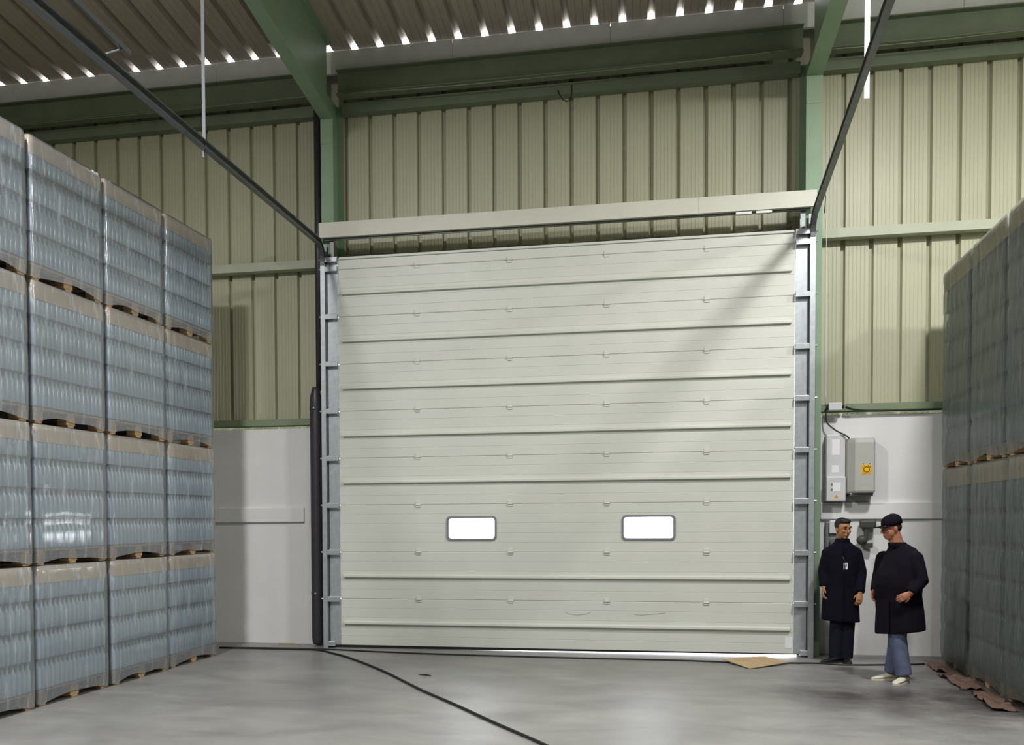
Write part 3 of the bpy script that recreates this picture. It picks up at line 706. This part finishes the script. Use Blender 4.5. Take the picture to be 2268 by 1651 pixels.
def bottle_unit(i, k):
    c = Vector((-4.0996, -0.968, 0)) + Vector((math.sin(th), -math.cos(th), 0)) * (1.211 * (k + .5)) - Vector((math.cos(th), math.sin(th), 0)) * (DU / 2)
    jit = random.uniform(-.010, .010)
    u = empty('bottle_pallet', (c.x + jit, c.y, HU * i), th + random.uniform(-.004, .004))
    tag(u, 'wrapped clear bottle pallet, %s of left stack, %s' % (tiers[i], cols_[k]), 'pallet', 'wrapped bottle pallets in the left stack')
    for y in (-.50, 0, .50):
        place('bottom_board', brd_me, None, u, (0, y, 0)); place('stringer_board', str_me, None, u, (0, y, 0))
        for x in (-.42, .42): place('pallet_block', blk_me, None, u, (x, y, 0))
    for j in range(5): place('deck_board', dbd_me, None, u, (-.40 + .2 * j, 0, 0))
    for l in range(NL):
        z = PALL + l * LH
        place('divider_sheet', pad_me, None, u, (0, 0, z))
        for b_ in range(NB):
            place('bottle', bm_front, None, u, (bx0 + random.uniform(-.003, .003), -LU / 2 + .025 + PIT * (b_ + .5), z + .006))
    o = place('inner_bottles', inner_me, None, u); o['kind'] = 'stuff'
    place('tray_cap', cap_me, None, u, (0, 0, PALL + NL * LH + .012))
    place('shrink_film', films[(i * 3 + k * 2 + i * k) % 6], None, u)
for i in range(4):
    for k in range(4): bottle_unit(i, k)

# taller pallets of green bottles on the right
LR, HR, LHR, NLR = 1.195, 2.213, 0.322, 6
PALR = .14
gv, gf = bottle_mesh(.312, .041, 6, 4)
gm = MB(); pit = (LR - .05) / 14
for l in range(NLR):
    for rr in range(11):
        for b_ in range(14):
            ox, oy, oz = DU / 2 - .07 - rr * .083, -LR / 2 + .025 + pit * (b_ + .5), PALR + .006 + l * LHR
            gm.add([(x + ox, y + oy, z + oz) for x, y, z in gv], gf)
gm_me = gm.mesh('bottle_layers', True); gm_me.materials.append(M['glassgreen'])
capr = MB().box(-DU / 2 + .025, DU / 2 - .025, -LR / 2 + .025, LR / 2 - .025, -.02, .02)
for (x0, x1, y0, y1) in ((DU / 2 - .029, DU / 2 - .023, -LR / 2 + .024, LR / 2 - .024), (-DU / 2 + .023, -DU / 2 + .029, -LR / 2 + .024, LR / 2 - .024),
                         (-DU / 2 + .024, DU / 2 - .024, -LR / 2 + .023, -LR / 2 + .028), (-DU / 2 + .024, DU / 2 - .024, LR / 2 - .028, LR / 2 - .023)):
    capr.box(x0, x1, y0, y1, -.17, .0)
capr_me = capr.mesh('tray_cap'); capr_me.materials.append(M['tan'])
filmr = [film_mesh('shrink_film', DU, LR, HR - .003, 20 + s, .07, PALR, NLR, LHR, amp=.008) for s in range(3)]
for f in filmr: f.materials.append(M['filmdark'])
thr = R(-2.7041) + math.pi
colr = ['beside the white wall', 'middle column', 'cut by the right picture edge']
for i in range(2):
    for k in range(3):
        t_ = R(-2.7041)
        c = Vector((4.3822, -0.1527, 0)) + Vector((math.sin(t_), -math.cos(t_), 0)) * (1.2316 * (k + .5)) + Vector((math.cos(t_), math.sin(t_), 0)) * (DU / 2)
        u = empty('bottle_pallet', (c.x + random.uniform(-.008, .008), c.y, HR * i), thr + random.uniform(-.006, .006))
        tag(u, 'tall wrapped greenish bottle pallet, %s of right stack, %s' % (('lower tier', 'upper tier')[i], colr[k]), 'pallet', 'tall wrapped pallets in the right stack')
        for y in (-.50, 0, .50):
            place('bottom_board', brd_me, None, u, (0, y, 0)); place('stringer_board', str_me, None, u, (0, y, 0))
            for x in (-.42, .42): place('pallet_block', blk_me, None, u, (x, y, 0))
        for j in range(5): place('deck_board', dbd_me, None, u, (-.40 + .2 * j, 0, -.01))
        for l in range(NLR): place('divider_sheet', pad_me, None, u, (0, 0, PALR + l * LHR))
        o = place('bottle_layers', gm_me, None, u); o['kind'] = 'stuff'
        place('tray_cap', capr_me, None, u, (0, 0, PALR + NLR * LHR + .10))
        place('shrink_film', filmr[(i + k) % 3], None, u)
# torn wrap and board scraps along the foot of the right stack
def scrap(name, x, y, l, w, rz, m, seed, label):
    n, q = 12, 5; vs = []
    for i in range(n + 1):
        for j in range(q + 1):
            a_, b_ = (i / n - .5) * l, (j / q - .5) * w * (1 - .5 * abs(noise.noise((i * .7, seed, 0))))
            vs.append((a_, b_, .006 + max(0, .05 * (noise.noise((a_ * 9 + seed, b_ * 14, seed)) + .35))))
    fs = [(i * (q + 1) + j, i * (q + 1) + j + 1, (i + 1) * (q + 1) + j + 1, (i + 1) * (q + 1) + j) for i in range(n) for j in range(q)]
    nn = len(vs); vs2 = [(a_, b_, max(.0005, z - .004)) for a_, b_, z in vs]
    fs2 = [tuple(v + nn for v in f[::-1]) for f in fs]
    o = MB().add(vs + vs2, fs + fs2).build(name, m, smooth=True); o.location = (x, y, 0); o.rotation_euler = (0, 0, R(rz))
    return tag(o, label, 'scrap')
scrap('wrap_scrap', 4.22, -.75, .75, .16, 86, M['debris'], 1.3, 'crumpled brown wrap scrap at the right stack foot nearest the wall')
scrap('wrap_scrap', 4.16, -1.75, .95, .22, 88, M['debris'], 4.1, 'long crumpled brown wrap scrap along the middle of the right stack foot')
scrap('wrap_scrap', 4.12, -2.85, .95, .24, 84, M['debris'], 7.7, 'crumpled brown wrap scrap at the right stack foot by the picture edge')

# ------------------------------------------------------------------ people
def fuse(mb, name, m, parent, voxel=.008, smooth=4):
    me = mb.mesh(name + '_raw'); o = bpy.data.objects.new(name + '_raw', me); COL.objects.link(o)
    md = o.modifiers.new('r', 'REMESH'); md.mode = 'VOXEL'; md.voxel_size = voxel
    sm_ = o.modifiers.new('s', 'SMOOTH'); sm_.iterations = smooth; sm_.factor = .5
    dg = bpy.context.evaluated_depsgraph_get()
    new = bpy.data.meshes.new_from_object(o.evaluated_get(dg))
    bpy.data.objects.remove(o); bpy.data.meshes.remove(me)
    new.name = name; new.polygons.foreach_set('use_smooth', [True] * len(new.polygons)); new.materials.clear()
    return place(name, new, m, parent)
def ring(c, rx, ry, z, rot=0.0, n=24, sq=1.0, tilt=0.0):
    out = []
    for k in range(n):
        a = 2 * math.pi * k / n; ca, sa = math.cos(a), math.sin(a)
        x = rx * math.copysign(abs(ca) ** sq, ca); y = ry * math.copysign(abs(sa) ** sq, sa)
        out.append((c[0] + x * math.cos(rot) - y * math.sin(rot), c[1] + x * math.sin(rot) + y * math.cos(rot), z + tilt * x))
    return out
def hand(mb, wrist, palm_end, side, curl):
    """palm box-like loft, four unequal bent fingers and a thumb from the side of the palm"""
    w, p = Vector(wrist), Vector(palm_end); d = (p - w).normalized()
    s = Vector(side).normalized(); s = (s - d * s.dot(d)).normalized(); q = Vector(curl).normalized(); q = (q - d * q.dot(d) - s * q.dot(s)).normalized()
    L = (p - w).length
    rings = []
    for t, hw, hd in ((-.25, .026, .022), (.0, .028, .020), (.45, .038, .016), (1.0, .041, .013)):
        c = w + d * L * t
        rings.append([c + s * hw * math.cos(2 * math.pi * k / 12) + q * hd * math.sin(2 * math.pi * k / 12) for k in range(12)])
    mb.loft(rings)
    for off, ln in ((-.030, .066), (-.010, .078), (.010, .073), (.030, .056)):
        b0 = p + s * off - d * .012
        b1 = b0 + d * ln * .48 + q * ln * .10; b2 = b1 + d * ln * .28 + q * ln * .30; b3 = b2 + d * ln * .06 + q * ln * .30
        mb.tube([b0, b1, b2, b3], [.0092, .0088, .0082, .0066], 8)
    t0 = w + d * L * .25 - s * .030; t1 = t0 - s * .022 + d * .028 + q * .010; t2 = t1 - s * .004 + d * .026 + q * .010
    mb.tube([t0, t1, t2], [.0115, .0102, .0078], 8)
def head_parts(mb, c, rot, jaw=1.0):
    """skull, jaw, nose, ears, lips; face looks along -Y of rot"""
    T = lambda v: tuple(Vector(c) + rot @ Vector(v))
    mb.ell(T((0, .012, .022)), (.074, .094, .094), 20, 14, rot)
    mb.ell(T((0, -.022, -.040)), (.060 * jaw, .062, .074), 18, 12, rot)
    mb.ell(T((0, -.050, -.092)), (.030 * jaw, .026, .020), 12, 8, rot)
    mb.tube([T((0, -.080, .018)), T((0, -.098, -.010)), T((0, -.106, -.026)), T((0, -.090, -.036))], [.008, .011, .015, .010], 8)
    for s in (-1, 1):
        mb.ell(T((s * .076, .010, -.010)), (.010, .018, .032), 10, 8, rot)
        mb.ell(T((s * .033, -.064, -.022)), (.024, .022, .022), 10, 8, rot)
        mb.ell(T((s * .032, -.078, .030)), (.026, .012, .009), 10, 6, rot)
    mb.ell(T((0, -.082, -.060)), (.024, .012, .006), 10, 6, rot)
    mb.ell(T((0, -.080, -.071)), (.021, .012, .006), 10, 6, rot)
def face_details(body, c, rot, brow):
    T = lambda v: tuple(Vector(c) + rot @ Vector(v))
    for s in (-1, 1):
        e_ = MB().ell(T((s * .031, -.082, .012)), (.011, .006, .0045), 10, 8, rot).build('eye', M['valve'], body, smooth=True)
        MB().ell(T((s * .031, -.0885, .012)), (.006, .004, .006), 8, 6, rot).build('iris', M['hair'], e_, smooth=True)
        MB().tube([T((s * .014, -.092, .030)), T((s * .032, -.094, .036)), T((s * .052, -.080, .030))], [.0035, .005, .003], 6).build('eyebrow', M['hair'], body)
def shoe(root, loc, ang, m, name='shoe'):
    """low shoe: sole plus lofted upper; toe points along the angle"""
    c, s = math.cos(ang), math.sin(ang); mb = MB(); rings = []
    for t, hw, h in ((-.125, .020, .045), (-.115, .032, .075), (-.06, .037, .082), (.0, .040, .068), (.06, .046, .050), (.11, .043, .040), (.145, .030, .030), (.158, .012, .020)):
        prof = []
        for k in range(12):
            a = 2 * math.pi * k / 12; y = hw * math.cos(a); z = .014 + max(0, (h - .014) * (math.sin(a) * .5 + .5)) if True else 0
            prof.append((loc[0] + t * c - y * s, loc[1] + t * s + y * c, z))
        rings.append(prof)
    mb.loft(rings); o = mb.build(name, m, root, smooth=True)
    sl = MB(); pts = [(-.13, .022), (-.10, .036), (0, .041), (.07, .048), (.13, .040), (.162, .012)]
    pl = [(t, w) for t, w in pts] + [(t, -w) for t, w in pts[::-1]]
    sl.prism_z([(loc[0] + t * c - w * s, loc[1] + t * s + w * c) for t, w in pl], 0.0, .018)
    sl.build('sole', M['rubber'] if m is M['shoe'] else M['shoewhite'], o)
    return o

def man_facing():
    P = empty('person', (3.275, -.42, 0))
    tag(P, 'bareheaded man in a long dark coat with a white badge, standing by the right column', 'person')
    hc = (.012, -.03, 1.535); hrot = Matrix.Rotation(R(24), 3, 'Z') @ Matrix.Rotation(R(6), 3, 'X')
    b = MB()
    head_parts(b, hc, hrot)
    b.tube([(.0, .005, 1.50), (.0, .012, 1.42), (0, .015, 1.34)], [.055, .056, .068], 14)
    b.loft([ring((0, .02), .15, .095, .84), ring((0, .02), .165, .11, 1.05), ring((0, .02), .17, .11, 1.22), ring((0, .015), .13, .08, 1.33), ring((0, .015), .06, .06, 1.38)])
    arms = (((-.150, .02, 1.255), (-.195, .03, 1.05), (-.195, -.03, .865)), ((.165, .02, 1.255), (.222, .03, 1.04), (.185, -.10, .80)))
    for a_ in arms: b.tube([a_[0], a_[1], a_[2]], [.052, .042, .029], 12)
    hand(b, (-.195, -.03, .865), (-.205, -.045, .785), (0, 1, 0), (1, 0, 0))
    hand(b, (.185, -.10, .80), (.170, -.125, .725), (.9, .3, 0), (-.4, .8, 0))
    legs = (((-.075, .02, .88), (-.035, .01, .47), (-.055, .03, .06)), ((.080, .02, .88), (.070, .02, .47), (.065, .04, .06)))
    for l in legs: b.tube(list(l), [.085, .058, .042], 14)
    body = fuse(b, 'body', M['skin'], P, .0055, 2)
    face_details(body, hc, hrot, 0)
    h = MB(); T = lambda v: tuple(Vector(hc) + hrot @ Vector(v))
    h.ell(T((0, .030, .045)), (.079, .090, .083), 24, 16, hrot); h.ell(T((0, -.030, .088)), (.066, .052, .034), 18, 10, hrot)
    for s in (-1, 1): h.ell(T((s * .070, .004, .020)), (.010, .018, .040), 10, 8, hrot)
    fuse(h, 'hair', M['hair'], P, .006, 2)
    # coat
    c = MB()
    c.loft([ring((0, .02), .208, .150, .475, sq=.9, tilt=-.06), ring((-.003, .02), .207, .150, .52, sq=.9), ring((-.005, .02), .200, .145, .69, sq=.9), ring((0, .02), .185, .140, .85), ring((.005, .02), .182, .138, 1.0),
            ring((.008, .02), .190, .135, 1.15), ring((.010, .02), .192, .120, 1.25), ring((.010, .018), .165, .100, 1.325), ring((.010, .015), .10, .085, 1.37), ring((.010, .010), .072, .074, 1.405)])
    for a_, r_ in zip(arms, ((.062, .056, .046), (.064, .060, .048))):
        end = Vector(a_[2]) + (Vector(a_[1]) - Vector(a_[2])).normalized() * .012
        c.tube([a_[0], (Vector(a_[0]) + Vector(a_[1])) / 2, a_[1], (Vector(a_[1]) + end) / 2, end], [r_[0], (r_[0] + r_[1]) / 2, r_[1], (r_[1] + r_[2]) / 2, r_[2]], 14)
    for a_ in arms: c.ell(a_[0], (.064, .066, .064), 16, 12)
    fuse(c, 'coat', M['coat'], P, .010, 6)
    col = MB(); col.loft([ring((.010, .012), .074, .076, 1.36), ring((.010, .006), .080, .082, 1.41), ring((.010, .008), .070, .072, 1.425), ring((.010, .010), .062, .064, 1.39)]); col.build('collar', M['coat'], P, smooth=True)
    MB().tube([(.012, -.118, 1.34), (.014, -.130, 1.1), (.01, -.135, .8), (.005, -.140, .5)], .006, 6).build('placket', M['coat2'], P)
    bd = MB().bevbox(-.022, .022, -.128, -.121, 1.075, 1.150, .003).build('badge', M['paper'], P, loc=(.022, -.004, 0))
    MB().bevbox(-.010, -.002, -.130, -.128, 1.085, 1.12, .001).build('badge_print', M['black'], bd); MB().bevbox(.006, .012, -.130, -.128, 1.105, 1.14, .001).build('badge_print', M['black'], bd)
    MB().tube([(.022, -.122, 1.15), (.005, -.118, 1.19), (-.005, -.112, 1.22)], .0025, 6).build('badge_strap', M['wire'], P)
    t = MB()
    for l, w in zip(legs, ((.105, .085, .072), (.105, .088, .075))):
        t.tube([l[0], (Vector(l[0]) + Vector(l[1])) / 2, l[1], (Vector(l[1]) + Vector(l[2])) / 2, (l[2][0], l[2][1], .045)], [w[0], .095, w[1], .080, w[2]], 16)
    t.ell((0, .02, .86), (.15, .11, .10))
    fuse(t, 'trousers', M['trousers'], P, .010, 3)
    shoe(P, (-.085, -.03, 0), R(205), M['shoe']); shoe(P, (.060, -.05, 0), R(262), M['shoe'])
man_facing()

def man_cap():
    P = empty('person', (3.575, -1.74, 0), 0)
    tag(P, 'man in a black cap, dark coat and jeans with pale shoes, beside the right stack', 'person')
    # faces picture-left and a little toward the viewer
    hrot = Matrix.Rotation(R(-72), 3, 'Z') @ Matrix.Rotation(R(10), 3, 'X'); brot = R(-52)
    hc = (-.075, -.01, 1.555)
    b = MB(); head_parts(b, hc, hrot, 1.12)
    T = lambda v: tuple(Vector(hc) + hrot @ Vector(v))
    b.ell(T((0, -.03, -.085)), (.052, .05, .030), 12, 8, hrot)
    b.tube([(-.055, -.005, 1.53), (-.03, .0, 1.44), (.0, .01, 1.33)], [.062, .066, .080], 14)
    b.loft([ring((0, 0), .13, .12, .84, brot), ring((0, 0), .14, .13, 1.02, brot), ring((.03, 0), .14, .11, 1.22, brot), ring((.03, .01), .10, .08, 1.33, brot), ring((0, .01), .06, .06, 1.38, brot)])
    near = ((.125, -.13, 1.25), (.170, -.20, 1.03), (.055, -.235, .905)); far = ((-.10, .17, 1.24), (-.14, .20, 1.02), (-.20, .10, .90))
    for a_ in (near, far): b.tube(list(a_), [.055, .045, .031], 12)
    hand(b, near[2], (-.015, -.245, .872), (.2, .15, 1), (.1, 1, 0))
    hand(b, far[2], (-.23, .06, .85), (0, .2, 1), (.3, -1, 0))
    legs = (((-.01, -.05, .84), (-.02, -.07, .46), (.035, -.12, .06)), ((.02, .08, .86), (.015, .06, .46), (-.03, .09, .06)))
    for l in legs: b.tube(list(l), [.09, .06, .043], 14)
    body = fuse(b, 'body', M['skin2'], P, .0055, 2)
    face_details(body, hc, hrot, 0)
    h = MB(); h.ell(T((0, .045, .005)), (.075, .062, .062), 18, 12, hrot); fuse(h, 'hair', M['hair'], P, .006, 2)
    # cap
    rings = []
    for z, r_ in ((.030, 1.0), (.060, 1.02), (.090, .95), (.118, .74), (.134, .42), (.138, .12)):
        rings.append([T((.086 * r_ * math.cos(2 * math.pi * k / 24), .016 + .104 * r_ * math.sin(2 * math.pi * k / 24), z + .006 * math.sin(2 * math.pi * k / 24))) for k in range(24)])
    cp = MB().loft(rings).build('cap', M['coat2'], P, smooth=True)
    n = 12; vs = []
    for dz in (0, -.006):
        for i in range(n + 1):
            a = math.pi * i / n
            vs.append(T((.082 * math.cos(a), -.055 - .0 * math.sin(a), .040 + dz - .004))); vs.append(T((.080 * math.cos(a), -.060 - .105 * math.sin(a) ** .7, .028 + .014 * (1 - abs(math.cos(a))) + dz)))
    k2 = 2 * (n + 1)
    fs = [(2 * i, 2 * i + 1, 2 * i + 3, 2 * i + 2) for i in range(n)] + [(k2 + 2 * i, k2 + 2 * i + 2, k2 + 2 * i + 3, k2 + 2 * i + 1) for i in range(n)] + [(2 * i + 1, k2 + 2 * i + 1, k2 + 2 * i + 3, 2 * i + 3) for i in range(n)] + [(2 * i, 2 * i + 2, k2 + 2 * i + 2, k2 + 2 * i) for i in range(n)]
    MB().add(vs, fs).build('brim', M['coat2'], cp)
    MB().ell(T((0, .016, .140)), (.008, .008, .005), 8, 6, hrot).build('top_button', M['shoe'], cp)
    # coat with a belly and a flared hem
    c = MB()
    c.loft([ring((.022, 0), .238, .190, .50, brot * .4, tilt=.10), ring((.022, 0), .238, .190, .56, brot * .4), ring((.018, 0), .226, .185, .72, brot * .4), ring((.0, 0), .222, .182, .88, brot * .4), ring((-.005, -.005), .236, .190, .99, brot * .5), ring((.006, -.005), .230, .185, 1.08, brot * .6),
            ring((.03, .0), .208, .165, 1.20, brot), ring((.04, .005), .190, .14, 1.28, brot), ring((.035, .008), .150, .11, 1.345, brot), ring((.015, .008), .100, .090, 1.380, brot), ring((.0, .005), .080, .078, 1.400, brot)])
    for a_ in (near, far):
        end = Vector(a_[2]) + (Vector(a_[1]) - Vector(a_[2])).normalized() * .015
        c.tube([a_[0], (Vector(a_[0]) + Vector(a_[1])) / 2, a_[1], (Vector(a_[1]) + end) / 2, end], [.080, .075, .070, .060, .050], 14)
    for a_ in (near, far): c.ell(a_[0], (.080, .082, .080), 16, 12)
    fuse(c, 'coat', M['coat2'], P, .010, 7)
    col = MB(); col.loft([ring((-.005, .004), .088, .086, 1.35, brot), ring((-.012, 0), .088, .086, 1.402, brot), ring((-.012, 0), .078, .076, 1.412, brot), ring((-.01, .0), .07, .07, 1.37, brot)]); col.build('collar', M['coat2'], P, smooth=True)
    # open front flap of the coat hanging ahead of the legs
    MB().loft([[(-.225, -.11, z), (-.215, -.118, z), (-.125, -.17, z), (-.132, -.158, z)] for z in (.50, .62, .76, .84)]).build('coat_flap', M['coat2'], P)
    t = MB()
    for l in legs:
        t.tube([l[0], (Vector(l[0]) + Vector(l[1])) / 2, l[1], (Vector(l[1]) + Vector(l[2])) / 2, (l[2][0], l[2][1], .075)], [.095, .095, .088, .080, .078], 16)
    t.ell((0, 0, .80), (.12, .11, .10))
    fuse(t, 'jeans', M['jeans'], P, .010, 3)
    shoe(P, (.005, -.16, 0), R(232), M['shoewhite']); shoe(P, (-.085, .075, 0), R(196), M['shoewhite'])
man_cap()
